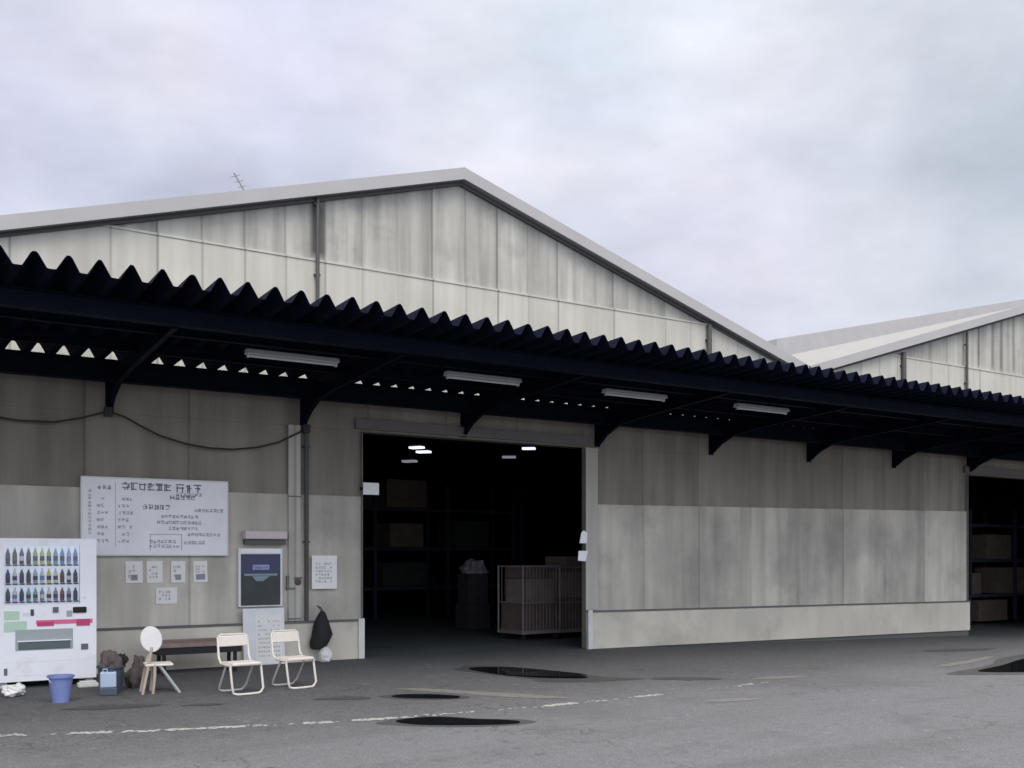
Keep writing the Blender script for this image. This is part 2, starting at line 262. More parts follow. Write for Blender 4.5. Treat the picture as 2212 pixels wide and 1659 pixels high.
# ------------------------------------------------------------------ helpers
class MB:
    def __init__(s): s.b = bmesh.new()
    def box(s, x0, x1, y0, y1, z0, z1, mtx=None):
        v = [s.b.verts.new((x, y, z)) for x in (x0, x1) for y in (y0, y1) for z in (z0, z1)]
        for f in ((0, 1, 3, 2), (4, 6, 7, 5), (0, 4, 5, 1), (2, 3, 7, 6), (0, 2, 6, 4), (1, 5, 7, 3)): s.b.faces.new([v[i] for i in f])
        if mtx: bmesh.ops.transform(s.b, matrix=mtx, verts=v)
        return s
    def prism(s, pts, off):          # polygon pts (3-D) swept by vector off
        o = Vector(off); a = [s.b.verts.new(p) for p in pts]; c = [s.b.verts.new(Vector(p) + o) for p in pts]; n = len(pts)
        s.b.faces.new(a[::-1]); s.b.faces.new(c)
        for i in range(n): s.b.faces.new((a[i], a[(i + 1) % n], c[(i + 1) % n], c[i]))
        return s
    def quad(s, *p): s.b.faces.new([s.b.verts.new(q) for q in p]); return s
    def tube(s, pts, r, n=8, cap=True):
        pts = [Vector(p) for p in pts]; rings = []
        for i, p in enumerate(pts):
            t = (pts[min(i + 1, len(pts) - 1)] - pts[max(i - 1, 0)]).normalized()
            u = t.orthogonal().normalized() if i == 0 else (rings[-1][1] - t * rings[-1][1].dot(t)).normalized()
            q = t.cross(u); rr = r[i] if isinstance(r, (list, tuple)) else r
            rings.append(([s.b.verts.new(p + (u * math.cos(k * 2 * math.pi / n) + q * math.sin(k * 2 * math.pi / n)) * rr) for k in range(n)], u))
        for (a, _), (c, _) in zip(rings, rings[1:]):
            for k in range(n): s.b.faces.new((a[k], a[(k + 1) % n], c[(k + 1) % n], c[k]))
        if cap: s.b.faces.new(rings[0][0][::-1]); s.b.faces.new(rings[-1][0])
        return s
    def lathe(s, prof, n=24, cx=0, cy=0, close=True):
        rg = [[s.b.verts.new((cx + r * math.cos(k * 2 * math.pi / n), cy + r * math.sin(k * 2 * math.pi / n), z)) for k in range(n)] for r, z in prof]
        for a, c in zip(rg, rg[1:]):
            for k in range(n): s.b.faces.new((a[k], a[(k + 1) % n], c[(k + 1) % n], c[k]))
        if close: s.b.faces.new(rg[0][::-1]); s.b.faces.new(rg[-1])
        return s
    def blob(s, c, r, seed=0, amp=.2, n=4, flat=None):
        q = bmesh.ops.create_icosphere(s.b, subdivisions=n, radius=1)['verts']; rnd = random.Random(seed)
        ph = [Vector((rnd.uniform(-3, 3), rnd.uniform(-3, 3), rnd.uniform(-3, 3))) for _ in range(5)]
        for v in q:
            d = v.co.copy(); k = 1 + amp * sum(math.sin(p.dot(d) * 1.6 + i) for i, p in enumerate(ph)) / 3 + amp * .9 * (mnoise.noise(d * 2.6 + ph[0]) + .6 * abs(mnoise.noise(d * 5.5 + ph[1])))
            v.co = Vector((c[0] + d.x * r[0] * k, c[1] + d.y * r[1] * k, c[2] + d.z * r[2] * k))
            if flat is not None and v.co.z < flat: v.co.z = flat
        return s
    def build(s, name, m, parent=None, smooth=False, bevel=0, loc=None):
        bmesh.ops.recalc_face_normals(s.b, faces=s.b.faces)
        me = bpy.data.meshes.new(name); s.b.to_mesh(me); s.b.free()
        o = bpy.data.objects.new(name, me); C.objects.link(o); me.materials.append(M[m] if isinstance(m, str) else m)
        if smooth:
            for p in me.polygons: p.use_smooth = True
            try: me.set_sharp_from_angle(angle=R(40))
            except Exception: pass
        if bevel:
            bv = o.modifiers.new('bevel', 'BEVEL'); bv.width = bevel; bv.segments = 2; bv.limit_method = 'ANGLE'
        if parent: o.parent = parent
        if loc: o.location = loc
        return o
def thing(name, label, cat, loc=(0, 0, 0), rz=0, group=None):
    o = bpy.data.objects.new(name, None); o.empty_display_size = .2; C.objects.link(o)
    o.location = loc; o.rotation_euler = (0, 0, rz); return tag(o, label, cat, group)
def tag(o, label, cat, group=None):
    o['label'] = label; o['category'] = cat
    if group: o['group'] = group
    return o
def struct(o): o['kind'] = 'structure'; return o
def copy_tree(o, parent=None):
    c = o.copy(); C.objects.link(c); c.parent = parent
    for ch in list(o.children): copy_tree(ch, c)
    return c
def sm(t): t = max(0, min(1, t)); return t * t * (3 - 2 * t)
def gz(x, y):     # height of the yard: a little higher by the left door, falling away to the right
    if x < 6.6: zw = .07
    elif x < 10.8: zw = .07 - .07 * (x - 6.6) / 4.2
    else: zw = -.021 * (min(x, 30) - 10.8)
    return zw * (1 - sm(-y / 6.0))

# ------------------------------------------------------------------ ground
g = MB(); xs = [-300, -120, -60, -30] + [x * .5 for x in range(-24, 82)] + [50, 70, 120, 300]; ys = [-300, -120, -60, -30, -20] + [-14 + y * .25 for y in range(0, 56)] + [0, .3]
vv = [[g.b.verts.new((x, y, gz(x, y))) for y in ys] for x in xs]
for i in range(len(xs) - 1):
    for j in range(len(ys) - 1): g.b.faces.new((vv[i][j], vv[i + 1][j], vv[i + 1][j + 1], vv[i][j + 1]))
struct(g.build('ground', 'asphalt', smooth=True))
g = MB()      # land beyond the warehouses, below the indoor floor
g.quad((-300, .3, -.9), (300, .3, -.9), (300, 300, -.9), (-300, 300, -.9)); struct(g.build('land', 'asphalt'))
g = MB(); xs2 = [-16, -8, 0, 6.6, 8, 9.4, 10.8, 14, 18, 22, 26, 30, 48]
for a, b_ in zip(xs2, xs2[1:]): g.quad((a, .3, gz(a, 0)), (b_, .3, gz(b_, 0)), (b_, 24, gz(b_, 0)), (a, 24, gz(a, 0)))
struct(g.build('floor', 'inside_floor'))
# worn white line, only scraps of the paint are left
line = [(1.0, -4.08), (1.7, -4.35), (2.3, -4.58), (2.99, -4.76), (3.83, -4.97), (4.48, -5.09), (5.3, -5.17), (6.3, -5.24), (7.41, -5.22), (9.0, -5.15), (10.2, -5.0)]
rnd = random.Random(3); g = MB()
def online(t):
    for a, b_ in zip(line, line[1:]):
        d = math.dist(a, b_)
        if t <= d: return Vector((a[0] + (b_[0] - a[0]) * t / d, a[1] + (b_[1] - a[1]) * t / d)), Vector((b_[0] - a[0], b_[1] - a[1])).normalized()
        t -= d
    return None, None
keep = [(0, .42, .5), (.78, 1.15, .8), (1.25, 1.55, .7), (1.62, 1.95, .85), (1.98, 2.3, .95), (2.32, 2.5, .3), (2.85, 3.12, .8), (3.3, 3.75, .85), (3.75, 4.6, .25), (4.9, 5.2, .1), (5.45, 5.85, .95), (5.85, 6.3, .15), (6.7, 7.1, .6), (8.3, 8.7, .25)]
t = 0
while t < 9.6:
    p, d = online(t)
    if p is None: break
    dens = next((k for a, b_, k in keep if a <= t <= b_), .04)
    nrm = Vector((-d.y, d.x))
    for k in range(-4, 5):
        if rnd.random() < dens * .8 * (1 - abs(k) / 6):
            c = p + nrm * k * .013 + d * rnd.uniform(-.01, .01)
            rr = rnd.uniform(.010, .024); ang = rnd.random() * 3
            pts = []
            for q in range(6):
                aa = ang + q * math.pi / 3; r_ = rr * rnd.uniform(.7, 1.25)
                x, y = c.x + math.cos(aa) * r_ * 1.3, c.y + math.sin(aa) * r_
                pts.append((x, y, gz(x, y) + .003 + rnd.random() * .002))
            g.quad(*pts)
    t += .022
struct(g.build('line_marking', 'paint'))
def sheet(name, outline, m, h=.004, kind='structure'):
    g = MB(); c = Vector((sum(p[0] for p in outline) / len(outline), sum(p[1] for p in outline) / len(outline)))
    pts = []; n = len(outline)
    for i in range(n):         # Catmull-Rom round the outline
        p0, p1, p2, p3 = (Vector(outline[(i + k - 1) % n]) for k in range(4))
        for s_ in range(5):
            t = s_ / 5; pts.append(.5 * ((2 * p1) + (-p0 + p2) * t + (2 * p0 - 5 * p1 + 4 * p2 - p3) * t * t + (-p0 + 3 * p1 - 3 * p2 + p3) * t ** 3))
    z = max(gz(p.x, p.y) for p in pts) + h if m == 'puddle' else None
    v = [g.b.verts.new((p.x, p.y, z if z is not None else gz(p.x, p.y) + h)) for p in pts]
    cc = g.b.verts.new((c.x, c.y, z if z is not None else gz(c.x, c.y) + h))
    for i in range(len(v)): g.b.faces.new((v[i], v[(i + 1) % len(v)], cc))
    o = g.build(name, m); o['kind'] = kind
    if m == 'puddle':      # damp margin round the water
        rr = random.Random(int(c.x * 31)); sheet('puddle', [(c.x + (p[0] - c.x) * k, c.y + (p[1] - c.y) * k) for p in outline for k in (rr.uniform(1.12, 1.45),)], 'damp', .0022)
    return o
# outlines measured as (distance along the wall, distance from it)
sheet('puddle', [(4.52, -5.26), (4.50, -5.40), (4.62, -5.60), (4.9, -5.80), (5.18, -5.95), (5.40, -6.02), (5.50, -5.93), (5.42, -5.76), (5.22, -5.58), (5.08, -5.38), (4.92, -5.24), (4.70, -5.20)], 'puddle')
sheet('puddle', [(5.20, -3.78), (5.22, -3.92), (5.44, -4.12), (5.72, -4.28), (5.84, -4.20), (5.76, -4.02), (5.60, -3.84), (5.36, -3.72)], 'puddle')
sheet('puddle', [(7.22, -2.2), (7.30, -2.8), (7.56, -3.25), (7.88, -3.5), (8.10, -3.58), (8.20, -3.35), (8.08, -2.75), (7.86, -2.15), (7.5, -1.9), (7.3, -1.95)], 'puddle')
sheet('puddle', [(8.78, -4.05), (9.05, -4.34), (9.5, -4.52), (9.62, -4.40), (9.4, -4.15), (9.0, -3.95)], 'damp')
sheet('puddle', [(7.55, -3.25), (7.35, -3.55), (7.7, -3.8), (8.3, -3.95), (8.75, -3.95), (8.4, -3.6), (8.1, -3.4), (7.8, -3.4)], 'damp', .003)
sheet('puddle', [(13.25, -5.72), (13.35, -6.0), (14.2, -6.4), (16.0, -7.0), (18.0, -6.6), (18.5, -5.4), (17.0, -4.8), (15.4, -5.1), (14.3, -5.45)], 'puddle')
sheet('puddle', [(15.6, -3.3), (16.4, -3.6), (17.2, -3.5), (16.8, -3.1), (16.0, -3.0)], 'damp')
sheet('puddle', [(1.9, -2.95), (2.2, -3.12), (2.6, -3.2), (2.85, -3.15), (2.6, -2.95), (2.2, -2.85)], 'damp')
sheet('puddle', [(3.0, -3.3), (3.25, -3.42), (3.42, -3.4), (3.25, -3.25)], 'damp')
sheet('puddle', [(4.35, -3.55), (4.6, -3.75), (4.85, -3.85), (4.95, -3.72), (4.7, -3.52)], 'damp')
sheet('patch', [(5.5, -3.3), (5.9, -3.9), (6.4, -4.6), (6.9, -4.9), (6.6, -4.4), (6.2, -3.9), (5.8, -3.4)], 'patch', .003)
sheet('patch', [(13.4, -5.1), (14.2, -5.0), (15.3, -4.65), (15.4, -4.5), (14.4, -4.75), (13.5, -4.95)], 'patch', .003)
sheet('patch', [(9.9, -4.7), (10.4, -4.9), (10.8, -4.85), (10.4, -4.65)], 'patch', .003)
sheet('patch', [(7.9, -5.9), (8.4, -6.1), (8.7, -6.05), (8.3, -5.85)], 'patch', .003)

# ------------------------------------------------------------------ warehouses
SP = 15.94; APX = 8.28; AZ = 7.56; SL = .293; HALF = SP / 2
def seam_z(x): return 2.48 if x < 11 else 2.48 + .012 * (x - 11)
def skirt_z(x): return .645 if x < 11 else .645 - .008 * (x - 11)
def pb(x): return gz(x, 0) + .012 * max(0, x - 11)
def house(cx, doors, label, pipes, det=True):
    x0, x1 = cx - HALF, cx + HALF; ev = AZ - SL * HALF
    t = thing('warehouse', label, 'warehouse', (cx, 0, 0))
    T = Matrix.Translation((-cx, 0, 0))
    def b(mb, name, m, **k):
        o = mb.build(name, m, t, **k); o.matrix_parent_inverse = T; return o
    rz = lambda x: AZ - SL * abs(x - cx)
    # wall above the canopy: lower cladding laps over the set-back upper cladding
    wx = (AZ - 5.91) / SL
    g = MB(); g.prism([(cx - wx, .035, 5.80), (cx - wx - .3, .035, 5.80), (cx - wx - .3, .035, rz(cx - wx - .3)), (cx, .035, AZ), (cx + wx + .3, .035, rz(cx + wx + .3)), (cx + wx + .3, .035, 5.80)], (0, .1, 0)); b(g, 'upper_cladding', 'gable_up')
    g = MB(); g.prism([(x0, 0, 4.06), (x1, 0, 4.06), (x1, 0, ev), (cx + wx, 0, 5.91), (cx - wx, 0, 5.91), (x0, 0, ev)], (0, .034, 0)); b(g, 'gable_cladding', 'gable_low')
    g = MB(); g.box(cx - wx, cx + wx, -.012, .03, 5.895, 5.925); b(g, 'flashing', 'gable_low')
    # ground floor wall pieces between the doors
    spans = []; a = x0; dd = [q for p in doors for q in p]
    for d0, d1 in doors: spans.append((a, d0)); a = d1
    spans.append((a, x1))
    for a, c in spans:
        if c - a < .05: continue
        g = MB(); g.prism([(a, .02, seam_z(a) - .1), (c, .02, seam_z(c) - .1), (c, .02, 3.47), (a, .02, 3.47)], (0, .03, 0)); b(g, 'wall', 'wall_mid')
        g = MB(); g.prism([(a, -.012, skirt_z(a) - .05), (c, -.012, skirt_z(c) - .05), (c, -.012, seam_z(c)), (a, -.012, seam_z(a))], (0, .03, 0)); b(g, 'lower_cladding', 'wall_low')
        g = MB(); g.prism([(a + (.005 if a in dd else 0), -.10, pb(a)), (c - (.005 if c in dd else 0), -.10, pb(c)), (c - (.005 if c in dd else 0), -.10, skirt_z(c) - .02), (a + (.005 if a in dd else 0), -.10, skirt_z(a) - .02)], (0, .14, 0)); b(g, 'plinth', 'plinth')
        g = MB(); g.prism([(a, -.06, gz(a, 0) - .5), (c, -.06, gz(c, 0) - .5), (c, -.06, skirt_z(c) - .3), (a, -.06, skirt_z(a) - .3)], (0, .09, 0)); b(g, 'shadow_footing', 'shadow_paint')  # set-back base, coloured dark as the shadow gap under the plinth
        g = MB(); g.prism([(a, -.115, skirt_z(a) - .02), (c, -.115, skirt_z(c) - .02), (c, -.115, skirt_z(c) + .008), (a, -.115, skirt_z(a) + .008)], (0, .12, 0)); b(g, 'plinth_cap', 'lintel')
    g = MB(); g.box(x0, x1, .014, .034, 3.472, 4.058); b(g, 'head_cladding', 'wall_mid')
    for d0, d1 in doors:
        g = MB(); g.box(d0 + .002, d1 - .002, .036, .25, 3.455, 3.75); b(g, 'door_header', 'lintel')
        g = MB(); g.box(d0 - .1, d1 + .1, -.05, .012, 3.49, 3.64); b(g, 'door_rail', 'lintel')
        for s_, xx in ((-1, d0), (1, d1)):
            if s_ > 0:
                g = MB(); g.box(xx + .003, xx + .26, -.055, -.02, skirt_z(xx) + .02, 3.45); b(g, 'door_jamb', 'gable_low', bevel=.004)
            g = MB(); g.box(xx - .006 * (s_ > 0) - .004 * (s_ < 0), xx + .004 * (s_ > 0) + .006 * (s_ < 0), -.055, .052, pb(xx) + .01, 3.44); b(g, 'reveal', 'reveal')
            if xx < 14:
                xa, xb = sorted((xx, xx + s_ * .09)); g = MB(); g.box(xa - .004, xb, -.135, -.104, gz(xx, 0), skirt_z(xx) + .02); b(g, 'corner_guard', 'white_trim', bevel=.004)
    # roof
    OH = -.15; th = .185
    for s_ in (-1, 1):
        xe = cx + s_ * (HALF + .02); ze = AZ - SL * (HALF + .02)
        g = MB(); g.prism([(cx, OH, AZ - .03), (xe, OH, ze - .03), (xe, OH, ze - .03 + th), (cx, OH, AZ - .03 + th)], (0, .03, 0)); b(g, 'fascia', 'fascia')
        g = MB(); g.prism([(cx, OH + .03, AZ - .03), (xe, OH + .03, ze - .03), (xe, OH + .03, ze + .12), (cx, OH + .03, AZ + .12)], (0, 24.3, 0)); b(g, 'roof', 'roof')
        g = MB(); g.prism([(cx, -.02, AZ - .085), (xe, -.02, ze - .085), (xe, -.02, ze - .032), (cx, -.02, AZ - .032)], (0, .05, 0)); b(g, 'eave_shadow', 'shadow_paint')  # dark strip painting the shadow of the roof overhang
    g = MB(); g.box(x1 - .28, x1 + .28, -.11, .02, ev - .06, ev + .14); b(g, 'valley_hopper', 'fascia', bevel=.01)
    for px, zt, zb, rr in pipes:
        g = MB(); g.tube([(px, -.05, zt), (px, -.05, zb)], rr, 10)
        for zc in (zt - .3, (zt + zb) / 2): g.box(px - rr - .015, px + rr + .015, -.06, 0, zc, zc + .03)
        b(g, 'downpipe', 'pipe', smooth=True)
    # the dark inside
    g = MB()
    g.quad((x0, .23, -.8), (x0, 24, -.8), (x0, 24, ev), (x0, .23, ev)); g.quad((x1, .23, -.8), (x1, 24, -.8), (x1, 24, ev), (x1, .23, ev))
    g.quad((x0, 24, -.8), (x1, 24, -.8), (x1, 24, ev), (x0, 24, ev)); g.quad((x0, 24, ev), (x1, 24, ev), (cx, 24, AZ - .1))
    g.quad((x0, .24, ev - .06), (cx, .24, AZ - .08), (cx, 24, AZ - .08), (x0, 24, ev - .06)); g.quad((x1, .24, ev - .06), (cx, .24, AZ - .08), (cx, 24, AZ - .08), (x1, 24, ev - .06))
    g.prism([(x0, .15, 3.76), (x1, .15, 3.76), (x1, .15, ev - .1), (cx, .15, AZ - .1), (x0, .15, ev - .1)], (0, .05, 0))
    for a, c in spans:
        if c - a > .05: g.box(a + .002, c - .002, .055, .07, -.4, 3.5)
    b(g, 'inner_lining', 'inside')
    g = MB()
    for yy in (5, 10, 15, 20):
        for xx in (x0 + .25, cx, x1 - .25): g.box(xx - .1, xx + .1, yy - .1, yy + .1, -.3, rz(xx) - .12)
        g.box(x0 + .1, x1 - .1, yy - .06, yy + .06, 4.6, 4.8)
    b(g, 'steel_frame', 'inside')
    return t
house(APX, [(6.57, 10.74)], 'grey-beige clad warehouse whose gable peaks in the middle, open sliding doorway below', [(5.86, 7.0, 4.35, .028), (5.69, 3.46, .10, .03), (13.62, 5.90, 4.35, .05)])
house(APX + SP, [(21.66, 26.6)], 'second warehouse at the right edge, its gable rising beyond the roof valley', [(19.34, 6.0, 4.35, .055), (21.62, 6.7, 4.35, .03)])
house(APX - SP, [(-9.8, -5.6)], 'third warehouse joined to the left end of the main gabled warehouse', [(-4, 6, 4.35, .05)])
# taller building behind the valley
g = MB(); t = thing('rear_building', 'pale roof of a taller building behind the roof valley between the two gables', 'building', (21, 25, 0))
ry = 25.0
def rearz(x): return 13.0 + .226 * (x - 42.8)
g.prism([(42.9, ry + .1, 0), (95, ry + .1, 0), (95, ry + .1, rearz(95)), (42.9, ry + .1, rearz(42.9))], (0, 14, 0)); o = g.build('wall', 'fascia', t); o.location = (-21, -25, 0)
g = MB(); g.prism([(42.5, ry - .05, rearz(42.5) - .75), (95, ry - .05, rearz(95) - .75), (95, ry - .05, rearz(95) + .36), (42.5, ry - .05, rearz(42.5) + .36)], (0, 15, 0)); o = g.build('roof', 'fascia', t); o.location = (-21, -25, 0)

# antenna on the ridge side of the left slope
t = thing('antenna', 'thin rooftop aerial leaning above the left slope of the main roof', 'antenna', (5.20, 1.2, 6.74)); t.scale = (1.2, 1.2, 1.2)
g = MB(); g.tube([(0, 0, 0), (.03, 0, .36)], .011, 6); g.build('mast', 'aerial', t)
g = MB(); g.tube([(.07, 0, .22), (-.14, 0, .54)], .010, 6)
for k in range(5):
    c = Vector((.04 - .04 * k, 0, .27 + .06 * k)); g.tube([c + Vector((-.06, -.02, -.03)), c + Vector((.06, .02, .03))], .006, 5)
g.build('boom', 'aerial', t)

# ------------------------------------------------------------------ canopy
cn = thing('canopy', 'long dark folded-sheet canopy over the whole front of the warehouses', 'canopy', (8.34, 0, 0))
Tc = Matrix.Translation((-8.34, 0, 0))
def cb(mb, name, m, **k):
    o = mb.build(name, m, cn, **k); o.matrix_parent_inverse = Tc; return o
PIT = .2865; XA, XB = -8, 41
YF, YB = -3.92, -.28; ZF, ZB = 4.235, 4.085; AMP = .152
prof = []; x = XA; i0 = 0; ph = 1.51     # one ridge stands at x = ph
k0 = math.floor((XA - ph) / PIT); x = ph + k0 * PIT
rj = random.Random(5)
while x < XB:
    q = [rj.uniform(-.007, .007) for _ in range(3)]
    prof += [(x - .034 + q[0], AMP - .028), (x - .014 + q[0], AMP - .006 + q[1]), (x + .014 + q[0], AMP - .006 + q[1]), (x + .034 + q[0], AMP - .028), (x + PIT / 2 - .040 + q[2], .004), (x + PIT / 2 - .02, 0), (x + PIT / 2 + .02, 0), (x + PIT / 2 + .040, .004)]; x += PIT
g = MB()
rows = []
for (yy, zz) in ((YF, ZF), (YB, ZB)):
    jy = [(mnoise.noise(Vector((px * .9, 0, 0))) * .035 if yy == YF else 0) for px, _ in prof]
    rows.append(([g.b.verts.new((px, yy + d, zz + pz)) for (px, pz), d in zip(prof, jy)], [g.b.verts.new((px, yy + d, zz + pz + .006)) for (px, pz), d in zip(prof, jy)]))
(f0, f1), (b0, b1) = rows
for i in range(len(prof) - 1):
    g.b.faces.new((f0[i], f0[i + 1], b0[i + 1], b0[i])); g.b.faces.new((f1[i], b1[i], b1[i + 1], f1[i + 1]))
    g.b.faces.new((f0[i], f1[i], f1[i + 1], f0[i + 1])); g.b.faces.new((b0[i], b0[i + 1], b1[i + 1], b1[i]))
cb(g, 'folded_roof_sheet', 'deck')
def zdeck(y): return ZF + (ZB - ZF) * (y - YF) / (YB - YF)
def hbeam(y, zb, name, wdt=.12):
    g = MB(); zt = zdeck(y) - .004
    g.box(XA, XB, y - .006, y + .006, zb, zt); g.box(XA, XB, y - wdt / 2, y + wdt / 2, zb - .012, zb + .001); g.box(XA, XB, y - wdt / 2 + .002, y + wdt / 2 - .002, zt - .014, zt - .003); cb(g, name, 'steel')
hbeam(-3.2, 4.02, 'front_beam', .12)
hbeam(-.42, 3.82, 'wall_beam', .14)
hbeam(-2.55, 4.05, 'purlin', .08); hbeam(-1.5, 4.02, 'purlin', .08)
g = MB(); g.box(XA, XB, -.355, -.003, 4.02, 4.035); cb(g, 'light_block_plate', 'steel')  # unseen plate added to keep light from the gap off the wall below
kx = -2
while .30 + 2.68 * kx < XB:
    X = .30 + 2.68 * kx
    g = MB(); pl = [(-.0, 3.53), (-.07, 3.53), (-.26, 3.66), (-.60, 3.80), (-1.1, 3.86), (-3.17, 4.0), (-3.17, 4.05), (-3.17, zdeck(-3.17) - .02), (-.01, zdeck(0) - .02)]
    g.prism([(X - .006, y, z) for y, z in pl], (.012, 0, 0))
    for (ya, za), (yb, zb) in zip(pl[:6], pl[1:6]):
        g.prism([(X - .03, ya, za), (X - .03, yb, zb), (X - .03, yb, zb - .012), (X - .03, ya, za - .012)], (.06, 0, 0))
    g.box(X - .05, X + .05, -.03, -.001, 3.48, 4.0)
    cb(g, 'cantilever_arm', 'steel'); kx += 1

# fluorescent lamps under the canopy
def make_lamp():
    t = thing('fluorescent_lamp', 'long tube lamp under the canopy, nearest of the four to the vending machine', 'lamp', (0, 0, 0), 0, 'tube lamps hung in a row under the canopy')
    g = MB(); g.prism([(0, -.075, .0), (0, -.05, .055), (0, .05, .055), (0, .075, .0)], (1.17, 0, 0)); g.build('housing', 'lamp_white', t, bevel=.004)
    g = MB(); g.tube([(.03, 0, -.022), (1.14, 0, -.022)], .016, 8); g.build('tube', 'lamp_white', t, smooth=True)
    for x in (.012, 1.138):
        g = MB(); g.box(x, x + .02, -.02, .02, -.045, -.001); g.build('tube_holder', 'lamp_white', t)
    for x in (.2, .95):
        g = MB(); g.box(x, x + .02, -.01, .01, .056, .16); g.build('hanger', 'steel', t)
    return t
lt = make_lamp()
for i, (x, lab) in enumerate(((4.07, None), (6.79, 'second tube lamp from the left, left of the open doorway under the canopy'), (9.46, 'third tube lamp from the left, over the right jamb of the open doorway'), (12.15, 'smallest and farthest tube lamp, right of the open doorway under the canopy'))):
    o = lt if i == 0 else copy_tree(lt)
    o.location = (x, -2.2, 4.0)
    if lab: o['label'] = lab
lt['label'] = 'largest and nearest tube lamp under the canopy, above the notice board'

# ------------------------------------------------------------------ things inside the doorway
def make_ilamp(m):
    t = thing('ceiling_lamp', '', 'lamp', group='lit lamps on the ceiling inside the doorway')
    g = MB(); g.box(-.06, .06, -.17, .17, .03, .08); g.build('housing', 'inside', t)
    g = MB(); g.box(-.10, .10, -.17, .17, -.02, .029); g.build('diffuser', m, t, bevel=.006)
    g = MB(); g.tube([(0, 0, .08), (0, 0, .6)], .008, 5); g.build('hanger', 'inside', t); return t
for (x, y, z, m, rz_, lab) in ((11.72, 8, 4.20, 'lamp_on', .5, 'bright upper-left lamp inside the dark doorway'), (12.07, 8.3, 4.14, 'lamp_on', .7, 'second bright lamp just right of the upper-left one inside the doorway'), (11.63, 8.2, 3.88, 'lamp_dim', .6, 'dim lamp lowest of the left three inside the doorway'), (14.98, 8, 4.36, 'lamp_on', .9, 'brightest lamp high at the right inside the doorway'), (14.50, 8.2, 4.13, 'lamp_dim', .9, 'dim lamp just below the brightest one on the right inside the doorway')):
    o = make_ilamp(m); o.location = (x, y, z); o.rotation_euler.z = rz_; o['label'] = lab
def cage(x, y, wd, dp, h, rz_, lab, fill):
    t = thing('cage_trolley', lab, 'trolley', (x, y, gz(x, 0)), rz_, 'cage trolleys standing inside the doorway')
    g = MB()
    for a in (-wd / 2, wd / 2):
        for c in (-dp / 2, dp / 2): g.tube([(a, c, .12), (a, c, h)], .018, 6)
    for z in (.18, h - .02, h * .5):
        for c in (-dp / 2, dp / 2): g.tube([(-wd / 2, c, z), (wd / 2, c, z)], .014, 6)
        for a in (-wd / 2, wd / 2): g.tube([(a, -dp / 2, z), (a, dp / 2, z)], .014, 6)
    n = 11
    for i in range(1, n):
        a = -wd / 2 + wd * i / n
        for c in (-dp / 2, dp / 2): g.tube([(a, c, .18), (a, c, h)], .008, 4)
    g.build('cage_frame', 'cage', t)
    g = MB(); g.box(-wd / 2, wd / 2, -dp / 2, dp / 2, .12, .17); g.build('base', 'cage', t)
    for a in (-wd / 2 + .06, wd / 2 - .06):
        for c in (-dp / 2 + .06, dp / 2 - .06):
            g = MB(); g.tube([(a - .015, c, .06), (a + .015, c, .06)], .06, 10); g.build('wheel', 'black', t)
    for j, (fx, fz, fw, fh) in enumerate(fill):
        g = MB(); g.box(-fw / 2, fw / 2, -dp * .4, dp * .4, 0, fh); c = g.build('carton', ('cargo', 'cargo_pale', 'cargo')[j], None, bevel=.01)
        r_ = Matrix.Rotation(rz_, 4, 'Z'); p = r_ @ Vector((fx, 0, fz)); c.location = (x + p.x, y + p.y, gz(x, 0) + fz); c.rotation_euler.z = rz_ + .03 * j
        tag(c, 'dim brown carton inside the ' + fill_lab[lab] + ', ' + ('lowest one', 'middle one', 'topmost one')[j], 'carton', 'cartons inside the cage trolleys')
fill_lab = {}
l1 = 'left-hand grey cage trolley just inside the right of the doorway'; l2 = 'right-hand cage trolley half hidden by the door jamb'; l3 = ''
fill_lab[l1] = 'left-hand cage trolley'; fill_lab[l2] = 'right-hand cage trolley'; fill_lab[l3] = 'far cage trolley'
cage(11.22, 2.4, .92, .75, 1.42, .10, l1, [(-.04, .172, .80, .52), (.03, .70, .74, .46), (-.1, 1.17, .5, .22)])
cage(12.15, 2.6, .9, .75, 1.42, .05, l2, [(0, .172, .78, .62), (.02, .80, .74, .5), (.05, 1.31, .5, .3)])
t = thing('covered_goods', 'dark stack of goods topped by a pale crumpled sheet, deep inside the middle doorway', 'covered goods', (11.74, 5.4, gz(11.74, 0)), .1)
g = MB(); g.box(-.3, .3, -.25, .25, .0, .55); g.build('lower_box', 'dark_stack', t, bevel=.02)
g = MB(); g.box(-.26, .27, -.22, .22, .552, 1.22); g.build('upper_box', 'dark_stack', t, bevel=.02)
g = MB(); g.blob((0, 0, 1.30), (.25, .24, .22), 8, .35, flat=1.225); g.build('sheet', 'cover', t, smooth=True)
def rack(x, y, n, w_, h, rz_, lab):
    t = thing('storage_rack', lab, 'rack', (x, y, gz(x, 0)), rz_, 'storage racks in the dark interior')
    for k in range(n + 1):
        g = MB(); g.box(k * w_ - .04, k * w_ + .04, -.04, .04, 0, h); g.box(k * w_ - .04, k * w_ + .04, .9, .98, 0, h); g.build('upright', 'rack', t)
    for z in (.7, 1.7, 2.7):
        g = MB(); g.box(.04, n * w_ - .04, -.035, .975, z, z + .08); g.build('shelf', 'rack', t)
rack(9.0, 9, 3, 2.2, 3.4, .1, 'tall storage rack deep inside the middle doorway')
